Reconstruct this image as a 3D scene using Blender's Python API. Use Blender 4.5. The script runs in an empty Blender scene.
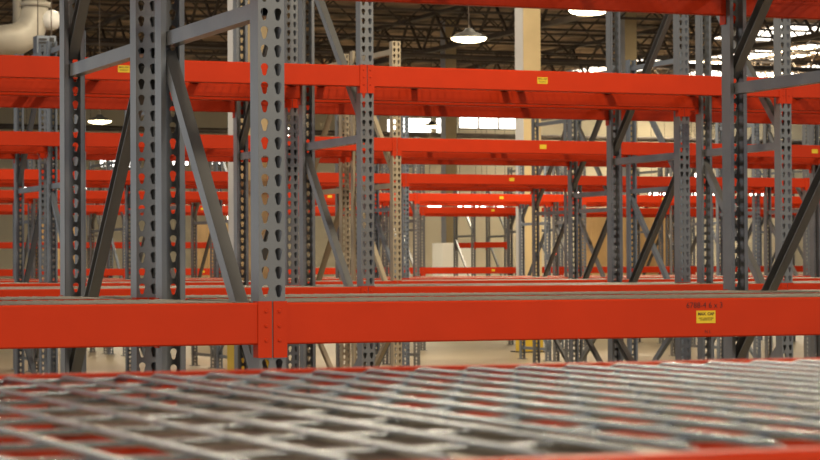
import bpy, bmesh, math, random
from mathutils import Vector, Matrix
random.seed(7)
C = bpy.context.scene.collection
EYE = 1.40                      # eye height above the floor
CA, SA = 0.9265, 0.3763         # the racks stand turned 22 degrees to the view
F = 2400.0

def u_at(px, n):                # place along a rack row for a direction px at depth n
    t = (px-410)/F
    return n*(SA+CA*t)/(CA-SA*t)

# ------------------------------------------------------------------ materials
def new_mat(name):
    m = bpy.data.materials.new(name); m.use_nodes = True
    nt = m.node_tree; return m, nt, nt.nodes['Principled BSDF']
def mat(name, col, rough=.5, metal=0., var=.08, scale=6., bump=0., bscale=60., spec=.5):
    m, nt, b = new_mat(name)
    tc = nt.nodes.new('ShaderNodeTexCoord')
    no = nt.nodes.new('ShaderNodeTexNoise'); no.inputs['Scale'].default_value = scale; no.inputs['Detail'].default_value = 5
    nt.links.new(tc.outputs['Object'], no.inputs['Vector'])
    r = nt.nodes.new('ShaderNodeValToRGB')
    r.color_ramp.elements[0].position = .3; r.color_ramp.elements[1].position = .7
    r.color_ramp.elements[0].color = tuple(c*(1-var) for c in col)+(1,)
    r.color_ramp.elements[1].color = tuple(min(1, c*(1+var)) for c in col)+(1,)
    nt.links.new(no.outputs['Fac'], r.inputs['Fac']); nt.links.new(r.outputs['Color'], b.inputs['Base Color'])
    b.inputs['Roughness'].default_value = rough; b.inputs['Metallic'].default_value = metal
    b.inputs['Specular IOR Level'].default_value = spec
    if bump:
        n2 = nt.nodes.new('ShaderNodeTexNoise'); n2.inputs['Scale'].default_value = bscale
        nt.links.new(tc.outputs['Object'], n2.inputs['Vector'])
        bp = nt.nodes.new('ShaderNodeBump'); bp.inputs['Strength'].default_value = bump; bp.inputs['Distance'].default_value = .002
        nt.links.new(n2.outputs['Fac'], bp.inputs['Height']); nt.links.new(bp.outputs['Normal'], b.inputs['Normal'])
    return m
def emis(name, col, strength):
    m, nt, b = new_mat(name)
    b.inputs['Base Color'].default_value = col+(1,)
    b.inputs['Emission Color'].default_value = col+(1,); b.inputs['Emission Strength'].default_value = strength
    return m
M = {}
M['red'] = mat('red_paint', (.47, .029, .003), .46, var=.05, bump=.1, bscale=90, spec=.18)
M['grey'] = mat('grey_upright_paint', (.165, .167, .166), .28, .4, var=.06, scale=9, bump=.1)
M['blue'] = mat('bluegrey_upright_paint', (.15, .175, .21), .36, .2, var=.06, scale=9)
M['beige'] = mat('beige_upright_paint', (.34, .28, .19), .45, 0, var=.07, scale=9)
M['galv'] = mat('galvanised_wire', (.36, .40, .45), .24, .9, var=.12, scale=25)
M['deckwire'] = mat('galvanised_deck', (.21, .19, .155), .5, .5, var=.12, scale=25)
M['dark'] = mat('dark_steel', (.035, .035, .035), .5, .2)
M['truss'] = mat('truss_steel', (.10, .075, .055), .55, .1, scale=1.5, var=.4)
M['yellow'] = mat('yellow_sticker', (.66, .46, .015), .6, var=.04)
M['print'] = mat('sticker_print', (.10, .06, .01), .7)
M['marker'] = mat('marker_ink', (.06, .006, .004), .7)
M['cream'] = mat('cream_lamplight_and_tape', (.58, .45, .24), .6, scale=1.2, var=.12)  # warm lamp light as colour on column fronts; also the carton tape
M['white'] = mat('white_column_paint', (.50, .50, .51), .6, scale=1.2, var=.08)
M['ypaint'] = mat('yellow_safety_paint', (.62, .42, .03), .55, scale=2, var=.12)
M['card'] = mat('cardboard', (.50, .31, .13), .8, scale=2, var=.15)
M['cabinet'] = mat('offwhite_enamel', (.88, .87, .80), .5, scale=1, var=.04)
M['wood'] = mat('pallet_wood', (.36, .24, .12), .8, var=.2)
M['duct'] = mat('duct_metal', (.50, .47, .40), .5, .1, scale=1.5, var=.15)
M['cap'] = mat('white_cap', (.85, .85, .82), .4)
M['heater'] = mat('bluegrey_box', (.23, .27, .33), .5)
M['wall'] = mat('cream_wall', (.56, .50, .36), .8, scale=.35, var=.12)
M['roof'] = mat('roof_deck', (.30, .21, .14), .8, scale=1.1, var=.93)
M['lens'] = emis('lamp_lens', (1., .84, .50), 14.)
M['strip'] = emis('tube_light', (1., .93, .84), 7.)
M['window'] = emis('daylit_window', (1., .95, .86), 4.5)
M['sky'] = emis('daylit_rooflight', (1., .93, .80), 3.6)
M['redlamp'] = emis('red_signal_lens', (1., .08, .02), 1.6)

m, nt, b = new_mat('concrete_floor')
tc = nt.nodes.new('ShaderNodeTexCoord')
n1 = nt.nodes.new('ShaderNodeTexNoise'); n1.inputs['Scale'].default_value = .35; n1.inputs['Detail'].default_value = 8
nt.links.new(tc.outputs['Object'], n1.inputs['Vector'])
r = nt.nodes.new('ShaderNodeValToRGB'); r.color_ramp.elements[0].color = (.18, .15, .10, 1); r.color_ramp.elements[1].color = (.29, .25, .17, 1)
nt.links.new(n1.outputs['Fac'], r.inputs['Fac']); nt.links.new(r.outputs['Color'], b.inputs['Base Color'])
b.inputs['Roughness'].default_value = .35
M['floor'] = m

# ------------------------------------------------------------------ mesh helpers
class MB:
    def __init__(s): s.v = []; s.f = []; s.m = []
    def poly(s, pts, mi=0):
        k = len(s.v); s.v += [tuple(p) for p in pts]; s.f.append(tuple(range(k, k+len(pts)))); s.m.append(mi)
    def box(s, x0, x1, y0, y1, z0, z1, mi=0):
        k = len(s.v)
        s.v += [(x, y, z) for z in (z0, z1) for y in (y0, y1) for x in (x0, x1)]
        for f in ((0,2,3,1), (4,5,7,6), (0,1,5,4), (2,6,7,3), (0,4,6,2), (1,3,7,5)):
            s.f.append(tuple(k+i for i in f)); s.m.append(mi)
    def extrude(s, prof, x0, x1, mi=0):         # closed (y,z) profile along x
        k = len(s.v); n = len(prof)
        s.v += [(x0, y, z) for y, z in prof]+[(x1, y, z) for y, z in prof]
        for i in range(n):
            j = (i+1) % n; s.f.append((k+i, k+j, k+n+j, k+n+i)); s.m.append(mi)
        s.f.append(tuple(k+i for i in reversed(range(n)))); s.m.append(mi)
        s.f.append(tuple(k+n+i for i in range(n))); s.m.append(mi)
    def bar(s, a, b, w, h, side=Vector((1,0,0)), mi=0):   # rectangular bar from a to b; w along side
        a, b = Vector(a), Vector(b); d = (b-a).normalized()
        sv = (side - d*side.dot(d)).normalized(); t = d.cross(sv)
        k = len(s.v)
        for p in (a, b):
            for i, j in ((-1,-1), (1,-1), (1,1), (-1,1)): s.v.append(tuple(p+sv*w/2*i+t*h/2*j))
        for f in ((0,1,2,3), (4,7,6,5), (0,4,5,1), (1,5,6,2), (2,6,7,3), (3,7,4,0)):
            s.f.append(tuple(k+i for i in f)); s.m.append(mi)
    def tube(s, pts, r, seg=6, mi=0, caps=True):
        pts = [Vector(p) for p in pts]; rings = []
        ref = Vector((.31, .17, .93)) if abs((pts[1]-pts[0]).normalized().z) < .9 else Vector((1, 0, 0))
        for i, p in enumerate(pts):
            d = (pts[min(i+1, len(pts)-1)]-pts[max(i-1, 0)]).normalized()
            a = (ref-d*ref.dot(d)).normalized(); c = d.cross(a)
            rr = r[i] if isinstance(r, (list, tuple)) else r
            k = len(s.v); rings.append(k)
            for q in range(seg):
                t = 2*math.pi*q/seg; s.v.append(tuple(p+a*math.cos(t)*rr+c*math.sin(t)*rr))
        for i in range(len(rings)-1):
            for q in range(seg):
                e = (q+1) % seg
                s.f.append((rings[i]+q, rings[i]+e, rings[i+1]+e, rings[i+1]+q)); s.m.append(mi)
        if caps:
            s.f.append(tuple(rings[0]+q for q in reversed(range(seg)))); s.m.append(mi)
            s.f.append(tuple(rings[-1]+q for q in range(seg))); s.m.append(mi)
    def lathe(s, prof, seg=24, mi=0, cx=0, cy=0):       # (r,z)
        rings = []
        for r_, z in prof:
            rings.append(len(s.v))
            for q in range(seg):
                t = 2*math.pi*q/seg; s.v.append((cx+r_*math.cos(t), cy+r_*math.sin(t), z))
        for i in range(len(rings)-1):
            for q in range(seg):
                e = (q+1) % seg; s.f.append((rings[i]+q, rings[i]+e, rings[i+1]+e, rings[i+1]+q)); s.m.append(mi)
    def mesh(s, name, mats, smooth=False):
        me = bpy.data.meshes.new(name); me.from_pydata(s.v, [], s.f)
        for x in (mats if isinstance(mats, (list, tuple)) else [mats]): me.materials.append(x)
        me.polygons.foreach_set('material_index', s.m)
        if smooth: me.polygons.foreach_set('use_smooth', [True]*len(s.f))
        me.update(); return me

def link(name, me, parent=None, loc=(0,0,0), rotz=0):
    o = bpy.data.objects.new(name, me); C.objects.link(o); o.location = loc; o.rotation_euler = (0, 0, rotz)
    if parent: o.parent = parent
    return o
def thing(name, label, cat, loc=(0,0,0), rotz=0, group=None, me=None):
    o = link(name, me, None, loc, rotz); o['label'] = label; o['category'] = cat
    if group: o['group'] = group
    return o
def struct(name, me, loc=(0,0,0)):
    o = link(name, me, None, loc); o['kind'] = 'structure'; return o
def copy_tree(o, parent=None):
    c = o.copy(); C.objects.link(c); c.parent = parent
    for ch in list(kids.get(o.name, [])): copy_tree(ch, c)
    return c
kids = {}
def kid(name, me, parent, loc=(0,0,0), rotz=0):
    o = link(name, me, parent, loc, rotz); kids.setdefault(parent.name, []).append(o); return o

# ------------------------------------------------------------------ rack frame
TOP = 1.96+EYE; W = .076; DEP = .070; TH = .0025; D = 1.02; PITCH = .0508
def teardrop(cx, cz):
    pts = []
    for q in range(11):                      # round upper lobe
        t = math.radians(-38+q*256/10); pts.append((cx+.0108*math.cos(t), cz+.007+.0108*math.sin(t)))
    pts += [(cx-.0058, cz-.0125), (cx-.0032, cz-.0165), (cx+.0032, cz-.0165), (cx+.0058, cz-.0125)]
    return pts
def post_mesh(name, m):
    """C section, holed face at y=0, open side towards +y; round holes in the side walls left out, lips at the back"""
    mb = MB(); nrows = int(TOP/PITCH)
    def plate_cells(y, flip):
        for k in range(nrows):
            z0, z1 = k*PITCH, (k+1)*PITCH; cz = (z0+z1)/2
            for x0, x1, cx in ((-W/2, 0, -.0195), (0, W/2, .0195)):
                h = teardrop(cx, cz); n = len(h); hv = len(mb.v)
                mb.v += [(x, y, z) for x, z in h]
                outer = []
                for x, z in h:               # project hole points outwards to the cell's edge
                    dx, dz = x-cx, z-cz
                    sx = ((x1-cx) if dx > 0 else (x0-cx))/dx if abs(dx) > 1e-6 else 1e9
                    sz = ((z1-cz) if dz > 0 else (z0-cz))/dz if abs(dz) > 1e-6 else 1e9
                    s_ = min(sx, sz); outer.append((cx+dx*s_, cz+dz*s_))
                ov = len(mb.v); mb.v += [(x, y, z) for x, z in outer]
                for i in range(n):
                    j = (i+1) % n; f = (hv+i, hv+j, ov+j, ov+i)
                    mb.f.append(f if flip else f[::-1]); mb.m.append(0)
                    (xa, za), (xb, zb) = outer[i], outer[j]    # corner fill
                    if abs(xa-xb) > 1e-6 and abs(za-zb) > 1e-6:
                        cxn = x1 if max(xa, xb) > x1-1e-6 else x0
                        czn = z1 if max(za, zb) > z1-1e-6 else z0
                        kk = len(mb.v); mb.v.append((cxn, y, czn))
                        f = (ov+i, ov+j, kk); mb.f.append(f if flip else f[::-1]); mb.m.append(0)
                    if not flip:             # hole rim
                        kk = len(mb.v); mb.v += [(h[i][0], 0, h[i][1]), (h[j][0], 0, h[j][1]), (h[j][0], TH, h[j][1]), (h[i][0], TH, h[i][1])]
                        mb.f.append((kk, kk+1, kk+2, kk+3)); mb.m.append(0)
    plate_cells(0, False); plate_cells(TH, True)
    for s in (-1, 1):
        x0, x1 = sorted((s*W/2, s*(W/2-TH)))
        mb.box(x0, x1, 0.0005, DEP, 0, nrows*PITCH)
        x0, x1 = sorted((s*W/2, s*(W/2-.016)))
        mb.box(x0, x1, DEP-TH, DEP, 0, nrows*PITCH)
    return mb.mesh(name, m)
def channel_bar(mb, a, b, w=.036, h=.044, t=.0025, shut=True):
    a, b = Vector(a), Vector(b); d = (b-a).normalized(); up = Vector((1,0,0)).cross(d)
    mb.bar(a+Vector((-w/2, 0, 0)), b+Vector((-w/2, 0, 0)), t, h)
    if shut: mb.bar(a+Vector((w/2, 0, 0)), b+Vector((w/2, 0, 0)), t, h)
    for s in (-1, 1):
        mb.bar(a+up*s*(h/2-t/2), b+up*s*(h/2-t/2), w, t)
def z(h): return h+EYE
BR = [('h', .728, .728), ('d', -.38, .68), ('d', .785, 1.82), ('h', 1.87, 1.87), ('d', -.43, -1.18), ('h', -1.22, -1.22)]
frame_proto = {}
def build_frame(key, label):
    m = M[key]
    root = thing('rack_frame', label, 'rack frame')
    pm = post_mesh('post', m)
    mb = MB(); mb.box(-.065, .065, -.015, .105, 0, .008); bp = mb.mesh('base_plate', m)
    for y, rz in ((0, 0), (D, math.pi)):
        p = kid('post', pm, root, (0, y, 0), rz); kid('base_plate', bp, p, (0, 0, 0))
    for kind, ha, hb in BR:
        mb = MB(); channel_bar(mb, (0, .022, z(ha)), (0, D-.022, z(hb)), shut=(kind == 'h'))
        if kind == 'd': nm = 'diagonal_brace'
        else: nm = 'horizontal_brace'
        kid(nm, mb.mesh(nm, m), root)
    frame_proto[key] = root; return root

# ------------------------------------------------------------------ beams
BH = .115; BD = .040
def text_mesh(s, size, m, bold=0.0):
    cu = bpy.data.curves.new('t', 'FONT'); cu.body = s; cu.size = size; cu.align_x = 'CENTER'; cu.align_y = 'CENTER'; cu.extrude = .0003; cu.offset = bold
    cu.resolution_u = 2
    o = bpy.data.objects.new('t', cu); C.objects.link(o); bpy.context.view_layer.update()
    me = bpy.data.meshes.new_from_object(o.evaluated_get(bpy.context.evaluated_depsgraph_get()))
    bpy.data.objects.remove(o)
    me.transform(Matrix.Rotation(math.pi/2, 4, 'X')); me.materials.clear(); me.materials.append(m); return me
def beam_mesh(L):
    mb = MB(); r = .004
    prof = [(r, 0), (0, r), (0, BH-r), (r, BH), (BD*.5, BH), (BD*.5, BH-.041), (BD-r, BH-.041), (BD, BH-.041-r), (BD, r), (BD-r, 0)]
    mb.extrude([(y, z_) for y, z_ in prof][::-1], -L/2, L/2)
    return mb.mesh('beam_body', M['red'])
def conn_mesh(s):
    mb = MB(); a, b_ = sorted((0, s*.0365))
    mb.box(a, b_, -.0045, -.0005, -.036, BH+.004)        # plate on the upright's holed face
    x = 0 if s > 0 else 0
    a, b_ = sorted((0, -s*.0035)); mb.box(a, b_, -.0045, BD, -.036, BH+.004)   # flange along the upright's side
    for zz in (.012, .052, .092):                        # rivets
        mb.tube([(s*.0195, -.0045, zz), (s*.0195, -.0075, zz)], [.0055, .004], 8)
    return mb.mesh('connector', M['red'])
CONN = {s: conn_mesh(s) for s in (-1, 1)}
mb = MB(); mb.box(-.032, .032, -.0008, 0, -.0185, .0185); STK = mb.mesh('sticker', M['yellow'])
TX1 = text_mesh('MAX. CAP', .012, M['print'], .0004)
TX2 = text_mesh('UNIT LOAD PER PAIR\nOF BEAMS IN LBS', .0052, M['print'])
BM = {}
def make_beam(L, label, group, loc, rotz, sticker=None, detail=True):
    if L not in BM: BM[L] = beam_mesh(L)
    o = thing('load_beam', label, 'rack beam', loc, rotz, group, BM[L])
    for s in (-1, 1): kid('connector', CONN[s], o, (s*L/2, 0, 0))
    if sticker is not None:
        st = kid('sticker', STK, o, (sticker, 0, .060)); st['label'] = 'yellow load sticker'
        if detail:
            kid('print', TX1, st, (0, -.0012, .0085)); kid('print', TX2, st, (0, -.0012, -.0065))
    return o

# ------------------------------------------------------------------ wire decks
WA, WB = .048, .105
def deck_meshes(w, seg, rw):
    wires = MB(); n = int((w-.01)/WA); x0 = -n*WA/2
    y0, y1, dz = .0235, D-.0235, .019
    for i in range(n+1):
        x = x0+i*WA
        if seg > 4: pts = [(x, y0, -dz), (x, y0+.001, -.0075), (x, y0+.004, -.0052), (x, y0+.022, -.0008), (x, y0+.029, 0), (x, D/2, -.0004), (x, y1-.029, 0), (x, y1-.022, -.0008), (x, y1-.004, -.0052), (x, y1-.001, -.0075), (x, y1, -dz)]
        else: pts = [(x, y0, -dz), (x, y0+.006, 0), (x, y1-.006, 0), (x, y1, -dz)]
        wires.tube(pts, rw, seg)
    k = int((D-.06)/WB); ys = D/2-k*WB/2
    for j in range(k+1):
        wires.tube([(-w/2+.004, ys+j*WB, -rw*1.6), (w/2-.004, ys+j*WB, -rw*1.6)], rw*.84, seg)
    ch = MB()
    for xx in (-w*.46, 0, w*.46):
        ch.box(xx-.020, xx-.017, .0235, D-.0235, -.040, -.0115); ch.box(xx+.017, xx+.020, .0235, D-.0235, -.040, -.0115)
        ch.box(xx-.020, xx+.020, .0235, D-.0235, -.0135, -.0113)
    return wires, ch
DM = {}
def make_deck(w, hi, label, group, loc, rotz=0):
    key = (w, hi)
    if key not in DM:
        wires, ch = deck_meshes(w, 8 if hi == 2 else (6 if hi else 4), .0022)
        if hi:
            one = MB(); one.box(-.015, -.012, .0235, D-.0235, -.040, -.0115); one.box(.012, .015, .0235, D-.0235, -.040, -.0115); one.box(-.015, .015, .0235, D-.0235, -.0135, -.0113)
            DM[key] = (wires.mesh('wire_grid', M['galv'] if hi == 2 else M['deckwire'], True), one.mesh('support_channel', M['deckwire']))
        else:
            k = len(wires.v); wires.v += ch.v; wires.f += [tuple(i+k for i in f) for f in ch.f]; wires.m += ch.m
            DM[key] = (wires.mesh('wire_deck', M['deckwire'], True), None)
    a, c = DM[key]
    o = thing('wire_deck', label, 'wire deck', loc, rotz, group, a)
    if c:
        for xx in (-w*.46, 0, w*.46): kid('support_channel', c, o, (xx, 0, 0))
    return o

# ------------------------------------------------------------------ racks
ORD = ['nearest', 'second', 'third', 'fourth', 'fifth', 'sixth']
NTH = ['leftmost', 'second', 'third', 'fourth', 'fifth', 'sixth', 'seventh', 'eighth', 'ninth', 'tenth']
#        n of front face, u of one upright, bay step, (levels), colour of uprights
ROWS = [(6.253, 2.130, 2.73, (-.085, 1.140)),
        (12.24, 4.722, 2.64, (-.085, 1.125)),
        (18.90, 7.560, 2.74, (-.085, 1.130)),
        (25.80, 10.43, 2.70, (-.085, 1.130)),
        (32.30, 13.23, 2.70, (-.085, 1.130)),
        (39.10, 16.13, 2.70, (.062, 1.130))]
GAP = .22
for key in ('grey', 'blue', 'beige'): build_frame(key, 'x')
used = set()
def put_frame(key, label, loc, rotz):
    if key not in used: used.add(key); o = frame_proto[key]
    else: o = copy_tree(frame_proto[key])
    o.location = loc; o.rotation_euler = (0, 0, rotz); o['label'] = label
    o['group'] = 'upright frames of the pallet racks'; return o
CN = {'grey': 'grey', 'blue': 'blue-grey', 'beige': 'beige'}
for ri, (n0, ua, S, levels) in enumerate(ROWS):
    lo, hi = .2196*n0-.3, .625*(n0+2.3)+.3
    ks = [k for k in range(-12, 16) if ua+k*S > lo-S and ua+k*S < hi+S]
    L = round(S-W-.001, 4); rk = ORD[ri]
    for half in (0, 1):
        hn = 'near side' if half == 0 else 'far side'
        base = n0 if half == 0 else n0+D+GAP
        for fi, k in enumerate(ks):
            u = ua+k*S
            if half == 0: loc, rz = (u, base, 0), 0
            else: loc, rz = (u, base+D, 0), math.pi
            key = 'grey'
            if ri == 2 and k in (0, -1): key = 'beige' if k == 0 else 'blue'
            elif ri >= 2 and (k+half+ri) % 3 == 0: key = 'blue'
            put_frame(key, '%s upright frame, %s from left, %s of the %s double rack' % (CN[key], NTH[fi], hn, rk), loc, rz)
        for bi, k in enumerate(ks[:-1]):
            uc = ua+(k+.5)*S
            for li, h in enumerate(levels):
                ln = 'lower' if li == 0 else 'upper'
                for fr in (0, 1):
                    side = 'front' if fr == 0 else 'back'
                    lab = '%s %s red beam, %s bay from left, %s of the %s double rack' % (ln, side, NTH[bi], hn, rk)
                    grp = '%s red-orange beams of the %s double rack' % (ln, rk)
                    if fr == 0: loc, rz = (uc, base, z(h)-BH), 0
                    else: loc, rz = (uc, base+D, z(h)-BH), math.pi
                    stk = None
                    if (half == 0 and fr == 0): stk = 0.0
                    if ri == 1 and half == 0 and fr == 0 and k == 0: stk = -.26
                    if ri == 1 and half == 0 and fr == 0 and k == -1: stk = -.05
                    if ri == 0 and half == 0 and fr == 0 and li == 0 and k == 0:
                        stk = -.012
                        lab = 'long red-orange beam with a yellow sticker and pen marks right of the nearest upright'
                    o = make_beam(L, lab, grp, loc, rz, stk, ri < 2)
                    if 'pen marks' in lab:
                        w1 = kid('pen_marks', text_mesh('6788-4 6 x 3', .024, M['marker']), o, (-.016, -.0006, .094))
                        w2 = kid('pen_marks', text_mesh('N L', .014, M['marker']), o, (-.006, -.0006, .016))
                w = round((L-.012)/2, 4)
                for pi_ in (0, 1):
                    lab = '%s wire deck, %s half of %s bay from left, %s of %s double rack' % (ln, ('left', 'right')[pi_], NTH[bi], hn, rk)
                    make_deck(w, 1 if ri == 0 else 0, lab, '%s grey wire decks of the %s double rack' % (ln, rk), (uc+(pi_-.5)*(w+.006), base, z(h)-.0005))

# the rack the picture is taken across
N0, UC, S0 = .975, .545, 2.73
L = round(S0-W-.001, 4); w = round((L-.012)/2, 4)
for s in (-1, 1):
    put_frame('grey', 'grey upright frame at the %s end of the close rack shelf, out of view' % ('left', 'right')[s > 0], (UC+s*S0/2, N0, 0), 0)
make_beam(L, 'blurred red-orange beam in front of the close wire shelf', 'beams of the close shelf', (UC, N0, z(-.085)-BH), 0)
make_beam(L, 'blurred red-orange beam along the far edge of the close wire shelf', 'beams of the close shelf', (UC, N0+D, z(-.085)-BH), math.pi)
for pi_ in (0, 1):
    make_deck(w, 2, ('blurred close-up silver wire deck in the left and centre foreground', 'blurred close-up silver wire deck at the right of the foreground')[pi_], 'close wire decks', (UC+(pi_-.5)*(w+.006), N0, z(-.085)-.0012))

# last rack far behind: single line with beams at chest height
N7, U7 = 46.2, None
mbp = 2.7
def far_rack(us, h, tag_):
    for i, u in enumerate(us):
        put_frame('grey', 'grey upright frame, %s of the low far rack %s' % (NTH[i], tag_), (u, N7, 0), 0)
    for i in range(len(us)-1):
        Lb = round(us[i+1]-us[i]-W-.001, 4)
        for fr in (0, 1):
            make_beam(Lb, 'red %s beam, %s bay of the low far rack %s' % (('front', 'back')[fr], NTH[i], tag_), 'beams of the low far racks', ((us[i]+us[i+1])/2, N7+(D if fr else 0), z(h)-BH), math.pi if fr else 0)
ul = u_at(232, N7)
far_rack([ul-4*2.7, ul-3*2.7, ul-2*2.7, ul-2.7, ul], .60, 'at left')
ur = u_at(474, N7); far_rack([ur, u_at(507, N7)], .60, 'beside the white cabinet')

# ------------------------------------------------------------------ building
mb = MB(); mb.box(-14, 90, -8, 99, -.2, 0); struct('floor', mb.mesh('floor', M['floor']))
RH = z(7.5); WN = 92.0
mb = MB()
# far wall with a row of window openings: (u0,u1,z0,z1)
wins = []
def sw(px, py): 
    d = WN/(CA-SA*(px-410)/F); return u_at(px, WN), EYE+(271-.005*(px-410)-py)*d/F
for x0, x1, y0, y1 in ((388, 400, 118, 137), (402, 433, 117, 135), (437, 458, 117, 134), (460, 520, 117, 129), (100, 134, 150, 168), (150, 190, 150, 166), (196, 222, 142, 165), (276, 291, 126, 146)):
    a, c = sw(x0, y1); b_, d_ = sw(x1, y0); wins.append((a, b_, c, d_))
us = sorted({-14., 90.}|{w_[0] for w_ in wins}|{w_[1] for w_ in wins}); zs = sorted({0., RH+3}|{w_[2] for w_ in wins}|{w_[3] for w_ in wins})
for i in range(len(us)-1):
    for j in range(len(zs)-1):
        cu_, cz_ = (us[i]+us[i+1])/2, (zs[j]+zs[j+1])/2
        if any(a < cu_ < b_ and c < cz_ < d_ for a, b_, c, d_ in wins): continue
        mb.box(us[i], us[i+1], WN, WN+.25, zs[j], zs[j+1])
struct('wall_back', mb.mesh('wall_back', M['wall']))
for i, (a, b_, c, d_) in enumerate(wins):
    mb = MB(); mb.box(a, b_, WN+.12, WN+.14, c, d_)
    n = max(1, int((b_-a)/.9)); 
    for q in range(n+1):
        x = a+(b_-a)*q/n; mb.box(x-.03, x+.03, WN+.06, WN+.12, c, d_, 1)
    for zz in (c+.03, d_-.03): mb.box(a, b_, WN+.06, WN+.12, zz-.03, zz+.03, 1)
    struct('window_%d' % (i+1), mb.mesh('window', [M['window'], M['truss']]))
# roof with translucent panels
mb = MB(); mb.box(-14, 90, -8, 92, RH, RH+.2); struct('ceiling', mb.mesh('ceiling', M['roof']))
k = len(wins)
for (px, n) in ((605, 86), (640, 78), (668, 88), (702, 81), (745, 74), (770, 86), (808, 78), (622, 79), (655, 84), (690, 88), (712, 76), (760, 80), (790, 72), (820, 70), (726, 86.6), (815, 88), (775, 66), (560, 88)):
    u = u_at(px, n); k += 1
    mb = MB(); mb.box(u-.95, u+.95, n-2.6, n+2.6, RH-.06, RH-.01)
    struct('window_%d' % k, mb.mesh('rooflight', M['sky']))
# roof joists across, girders along
k = 0
n = 44.
while n < 91:
    mb = MB(); ua_, ub_ = .2*n-3, .66*n+3
    zt, zb = RH-.08, RH-.75
    mb.box(ua_, ub_, n-.06, n+.06, zt-.06, zt); mb.box(ua_, ub_, n-.05, n+.05, zb, zb+.06)
    u = ua_; q = 0
    while u < ub_-.7:
        mb.bar((u, n, zb+.03 if q % 2 == 0 else zt-.03), (u+.7, n, zt-.03 if q % 2 == 0 else zb+.03), .035, .035, Vector((0, 1, 0))); u += .7; q += 1
    k += 1; struct('trim_%d' % k, mb.mesh('roof_joist', M['truss'])); n += 3.4
for gi in range(7):
    u = 10+gi*8.2; mb = MB(); zt, zb = RH-.12, RH-1.25
    mb.box(u-.09, u+.09, 30, 91.6, zt-.10, zt); mb.box(u-.09, u+.09, 30, 91.6, zb, zb+.12)
    y = 30.
    while y < 90: mb.bar((u, y, zb+.05), (u, y+1., zt-.05), .06, .06); mb.bar((u, y+1, zt-.05), (u, y+2, zb+.05), .06, .06); y += 2
    k += 1; struct('trim_%d' % k, mb.mesh('roof_girder', M['truss']))
for (h, n, r_) in ((5.9, 60, .07), (5.6, 72, .09), (5.2, 84, .10), (6.1, 68, .06), (5.4, 64, .05)):   # sprinkler and service pipes
    mb = MB(); mb.tube([(.2*n-3, n, z(h)), (.66*n+3, n+1.5, z(h))], r_, 8); k += 1; struct('trim_%d' % k, mb.mesh('pipe', M['truss'], True))

# columns
def column(px, n, w, label, top=RH, yel=True):
    u = u_at(px, n); root = thing('building_column', label, 'column', (u, n, 0))
    mb = MB(); mb.box(0, w, 0, w, 0 if not yel else 1.15, top); kid('shaft', mb.mesh('shaft', M['white']), root)
    mb = MB(); mb.box(0.004, w-.004, -.012, -.0005, 1.15 if yel else 0, top); c = kid('lamplight_tint', mb.mesh('lamplight_tint', M['cream']), root); c['label'] = 'cream-yellow lamp light tinted onto the front face'  # thin plate colours warm lamp light onto the white shaft's front
    if yel:
        mb = MB(); mb.box(-.012, w+.012, -.014, w+.012, .0, 1.15); c = kid('bumper_sleeve', mb.mesh('bumper_sleeve', M['ypaint']), root); c['label'] = 'yellow safety sleeve'
    mb = MB(); mb.box(-.08, w+.08, -.08, w+.08, 0, .02); kid('base_plate', mb.mesh('base_plate', M['dark']), root)
column(238, 21.6, .30, 'white building column, front tinted as yellow lamplight, behind the post left of the nearest upright')
column(524, 37.2, .33, 'tall pale building column, front tinted as cream lamplight, rising above the middle of the beams')
column(446, 66, .36, 'distant white building column, front tinted as cream lamplight, seen between the beams left of centre')
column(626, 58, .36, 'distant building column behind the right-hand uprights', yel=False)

# high-bay lamps
lp = MB(); lp.lathe([(.03, .16), (.06, .155), (.10, .10), (.19, .07), (.27, .02), (.295, .0), (.285, .0), (.27, .02)], 28); LH = lp.mesh('reflector', M['dark'], True)
lp = MB(); lp.lathe([(.280, .004), (.25, -.03), (.17, -.055), (.08, -.065), (.001, -.07)], 28); LL = lp.mesh('lens', M['lens'], True)
rod = MB(); rod.tube([(0, 0, .45), (0, 0, 1)], .012, 6); 
def lamp(px, py, h, label, n=None, u=None, watts=150, group='high-bay ceiling lamps'):
    if n is None:
        s = (271-.005*(px-410)-py)/h; d = F/s; t = (px-410)/F; n = d*(CA-SA*t); u = d*(SA+CA*t)
    root = thing('pendant_lamp', label, 'ceiling lamp', (u, n, z(h)), 0, group)
    kid('reflector', LH, root); kid('lens', LL, root)
    mb = MB(); mb.tube([(0, 0, .15), (0, 0, RH-z(h))], .012, 6); kid('rod', mb.mesh('rod', M['truss']), root)
    ld = bpy.data.lights.new('lamp_light', 'AREA'); ld.shape = 'DISK'; ld.size = .5; ld.energy = watts; ld.color = (1., .85, .62)
    lo_ = bpy.data.objects.new('light_source', ld); C.objects.link(lo_); lo_.parent = root; lo_.location = (0, 0, -.085)
lamp(470, 38, 3.6, 'glowing round ceiling lamp left of the pale column, above the beams', watts=200)
lamp(590, 10, 3.6, 'glowing round ceiling lamp right of the pale column', watts=200)
lamp(100, 121, 3.6, 'glowing round ceiling lamp at far left, seen between the upper beams', watts=200)
lamp(432, 126, 4.6, 'bright far lamp above the second upper beam, in front of the windows', watts=100)
i = 0
for n in (-3.0, 3.6, 10.3, 16.9, 23.5, 29.5):
    for j in range(3):
        u = n*.42+(j-1)*6.2+1.0; i += 1
        h = 3.8 if n < 25 else 4.6
        lamp(0, 0, h, 'overhead round lamp above the aisles, out of view', n=n, u=u, watts=170, group='overhead lamps out of view')

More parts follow.
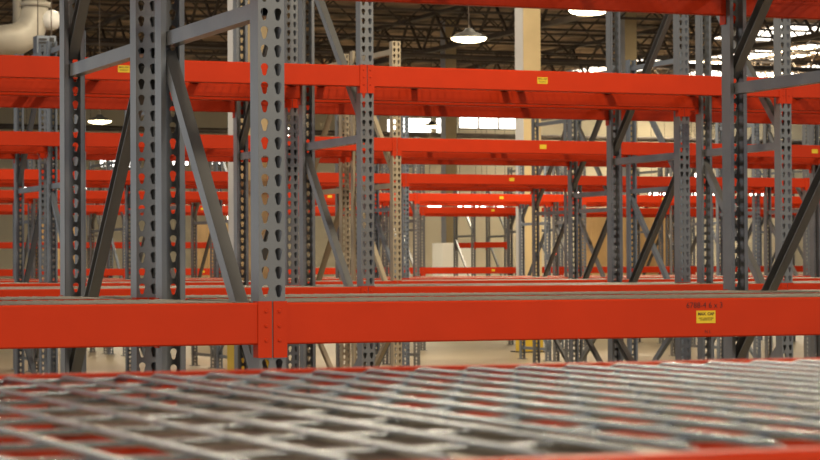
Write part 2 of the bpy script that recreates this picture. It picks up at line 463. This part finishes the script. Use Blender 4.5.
for n in (34., 40., 46., 52.):  # extra lamps above the view, added to brighten the far hall
    for tq in (-.15, -.05, .05, .15):
        t = tq+.02*math.sin(n); u = n*(SA+CA*t)/(CA-SA*t)
        lamp(0, 0, 6.9, 'added small round lamp, unseen up between the roof joists', n=n, u=u, watts=190, group='added lamps between the roof joists')
for px in (205, 330, 450, 565, 655):  # lamps added out of sight behind beams to light far wall and roof
    lamp(px, 92, 6.0, 'added far round lamp brightening the wall, hidden behind the upper beams', watts=330, group='added far lamps behind the upper beams')
# rows of tube lights far away
i = 0
for x0, x1, y_, h, where in ((428, 444, 205.5, 2.3, 'first from left in the low row left of centre'), (457, 479, 205.5, 2.3, 'longest in the low row left of centre'), (481, 488, 205.5, 2.3, 'short one in the low row left of centre'),
        (494, 507, 205.5, 2.3, 'right end of the low row left of centre'), (649, 668, 194, 2.6, 'low between beams right of centre'), (728, 734, 219, 2.0, 'lowest, beside the right grey upright'),
        (750, 766, 194, 2.6, 'right of the right grey upright'), (690, 696, 194, 2.6, 'just left of the right grey upright'), (708, 722, 194, 2.6, 'touching the right grey upright'),
        (82, 92, 187, 2.7, 'low at far left'), (24, 50, 187, 2.7, 'leftmost of all'), (575, 582, 194, 2.6, 'small dot between beams at centre right'), (690, 702, 175.5, 3., 'higher, left of the right grey upright')):
    s = (271-.005*(x0-410)-y_)/h; d = F/s; xm = (x0+x1)/2; t = (xm-410)/F; n = d*(CA-SA*t); u = d*(SA+CA*t); Lh = (x1-x0)/s/2
    root = thing('pendant_tube_light', 'distant white tube light, '+where, 'ceiling lamp', (u, n, z(h)), 0, 'distant tube lights')
    mb = MB(); mb.tube([(-Lh, 0, 0), (Lh, 0, 0)], .055, 8); kid('tube', mb.mesh('tube', M['strip']), root)
    mb = MB(); mb.extrude([(-.09, .06), (-.05, .12), (.05, .12), (.09, .06)], -Lh, Lh); kid('housing', mb.mesh('housing', M['cabinet']), root)
    mb = MB(); mb.tube([(-Lh*.8, 0, .1), (-Lh*.8, 0, RH-z(h))], .008, 4); mb.tube([(Lh*.8, 0, .1), (Lh*.8, 0, RH-z(h))], .008, 4); kid('hanger', mb.mesh('hanger', M['truss']), root)

# big duct, top left
n = 43.5; u = u_at(35, n); root = thing('ceiling_duct', 'thick cream vertical duct with elbow and white cap at top left', 'duct', (u, n, z(4.2)))
mb = MB(); mb.tube([(0, 0, RH-z(4.2)-.01), (0, 0, 1.6), (0, 0, .75)], .22, 20); kid('riser', mb.mesh('riser', M['duct'], True), root)
mb = MB(); mb.tube([(0, 0, .76), (-.02, 0, .45), (-.12, 0, .22), (-.35, -.05, .08), (-.9, -.1, .02), (-1.6, -.1, 0)], [.25, .29, .31, .30, .27, .26], 20); kid('elbow', mb.mesh('elbow', M['duct'], True), root)
mb = MB()
mb.lathe([(.225, .70), (.30, .70), (.30, .78), (.225, .78)], 24); kid('flange', mb.mesh('flange', M['duct'], True), root)
mb = MB(); mb.tube([(.15, -.1, .45), (.30, -.15, .45), (.40, -.18, .45), (.44, -.19, .45)], [.17, .19, .15, .06], 16); kid('cap', mb.mesh('cap', M['cap'], True), root)
mb = MB(); mb.tube([(-.32, 0, RH-z(4.2)-.01), (-.32, 0, .2)], .085, 12); kid('side_pipe', mb.mesh('side_pipe', M['duct'], True), root)
n = 41.3; u2 = u_at(45, n)
root = thing('unit_heater', 'small blue-grey heater box hanging below the duct at top left', 'heater', (u2, n, z(3.78)))
mb = MB(); mb.box(-.17, .17, -.15, .15, 0, .36); kid('casing', mb.mesh('casing', M['heater']), root)
mb = MB()
for q in range(5): mb.box(-.14, .0, -.165, -.151, .04+q*.06, .07+q*.06)
mb.box(.05, .13, -.165, -.151, .03, .33); kid('louvre', mb.mesh('louvre', M['dark']), root)
mb = MB(); mb.tube([(-.12, 0, .36), (-.12, 0, RH-z(3.78))], .01, 4); mb.tube([(.12, 0, .36), (.12, 0, RH-z(3.78))], .01, 4); kid('hanger', mb.mesh('hanger', M['truss']), root)

# white cabinet and cartons beyond the racks
n = 52.; s = F*(CA)/n
ua_, ub_ = u_at(442, n), u_at(474, n); zt = EYE+(271-243)/ (F/(n/CA))
root = thing('cabinet', 'plain off-white cabinet standing beyond the racks left of centre', 'cabinet', (ua_, n, 0))
wc = ub_-ua_
mb = MB(); mb.box(0, wc, 0, .6, .08, zt); kid('body', mb.mesh('body', M['cabinet']), root)
mb = MB(); mb.box(.01, wc/2-.006, -.02, -.001, .1, zt-.02); kid('door', mb.mesh('door', M['cabinet']), root)
mb = MB(); mb.box(wc/2+.006, wc-.01, -.02, -.001, .1, zt-.02); kid('door', mb.mesh('door', M['cabinet']), root)
mb = MB(); mb.box(.02, wc-.02, .02, .58, 0, .08); kid('plinth', mb.mesh('plinth', M['dark']), root)

def pallet(u, n, label, w=1.0):
    root = thing('pallet', label, 'pallet', (u, n, 0))
    mb = MB()
    for q in range(6): mb.box(-w/2+q*w/5.45, -w/2+q*w/5.45+.09, -.5, .5, .12, .142)
    kid('top_board', mb.mesh('top_board', M['wood']), root)
    mb = MB()
    for q in (-.46, 0, .40): mb.box(-w/2, w/2, q, q+.06, 0, .12)
    kid('stringer', mb.mesh('stringer', M['wood']), root)
def carton(u, n, z0, w, h, label):
    mb = MB(); mb.box(-w/2, w/2, -.42, .42, 0, h); me = mb.mesh('carton', M['card'])
    o = thing('carton', label, 'carton', (u, n, z0), 0, 'cartons beyond the racks', me)
    mb = MB(); mb.box(-.035, .035, -.4215, .4215, -.0, h+.0015); t_ = kid('tape', mb.mesh('tape', M['cream']), o)
for px, n, top, nm in ((668, 50, 1.55, 'behind the tall right-centre uprights'), (600, 50, 1.3, 'right of the far pale column'), (52, 49, 1.0, 'at far left behind the racks'), (640, 53, 1.45, 'deep behind the diagonal brace'), (220, 52, 1.1, 'left of the nearest upright')):
    u = u_at(px, n); pallet(u, n, 'wooden pallet with tall cartons '+nm)
    zz = .142; q = 0; hh = (EYE+top-.142)/3
    while q < 3:
        carton(u, n, zz, .82, hh-.003, ('bottom', 'middle', 'top')[q]+' brown carton of the stack '+nm); zz += hh; q += 1
n = 50; u = u_at(555, n-.5)
root = thing('signal_lamp', 'small red signal lamp on a thin stand right of centre, far away', 'signal lamp', (u, n-.5, 0))
mb = MB(); mb.tube([(0, 0, .02), (0, 0, 1.75)], .03, 8); kid('pole', mb.mesh('pole', M['dark']), root)
mb = MB(); mb.lathe([(.0, .0), (.2, .0), (.2, .02), (.0, .02)], 16); kid('base', mb.mesh('base', M['dark']), root)
mb = MB(); mb.lathe([(.001, 1.75), (.06, 1.76), (.06, 1.93), (.04, 1.96), (.001, 1.97)], 12); kid('lens', mb.mesh('lens', M['redlamp'], True), root)

# ------------------------------------------------------------------ world and camera
w_ = bpy.data.worlds.new('world'); bpy.context.scene.world = w_; w_.use_nodes = True
w_.node_tree.nodes['Background'].inputs['Color'].default_value = (.93, .96, 1., 1); w_.node_tree.nodes['Background'].inputs['Strength'].default_value = .75

cd = bpy.data.cameras.new('camera'); cam = bpy.data.objects.new('camera', cd); C.objects.link(cam)
cd.sensor_width = 36; cd.lens = F/820*36; cd.clip_start = .05; cd.clip_end = 400
pitch = math.atan(41/F); rho = -math.atan(.005)
f0 = Vector((SA, CA, 0)).normalized(); r0 = Vector((CA, -SA, 0)).normalized(); up0 = Vector((0, 0, 1))
fw = f0*math.cos(pitch)+up0*math.sin(pitch); up = up0*math.cos(pitch)-f0*math.sin(pitch)
rr = r0*math.cos(rho)+up*math.sin(rho); uu = up*math.cos(rho)-r0*math.sin(rho)
mw = Matrix((( rr.x, uu.x, -fw.x, 0), (rr.y, uu.y, -fw.y, 0), (rr.z, uu.z, -fw.z, EYE), (0, 0, 0, 1)))
cam.matrix_world = mw
cd.dof.use_dof = True; cd.dof.focus_distance = 6.5; cd.dof.aperture_fstop = 22
sc = bpy.context.scene; sc.camera = cam
sc.view_settings.view_transform = 'Standard'; sc.view_settings.look = 'None'; sc.view_settings.gamma = 1; sc.view_settings.exposure = 0.0
sc.view_settings.use_curve_mapping = False
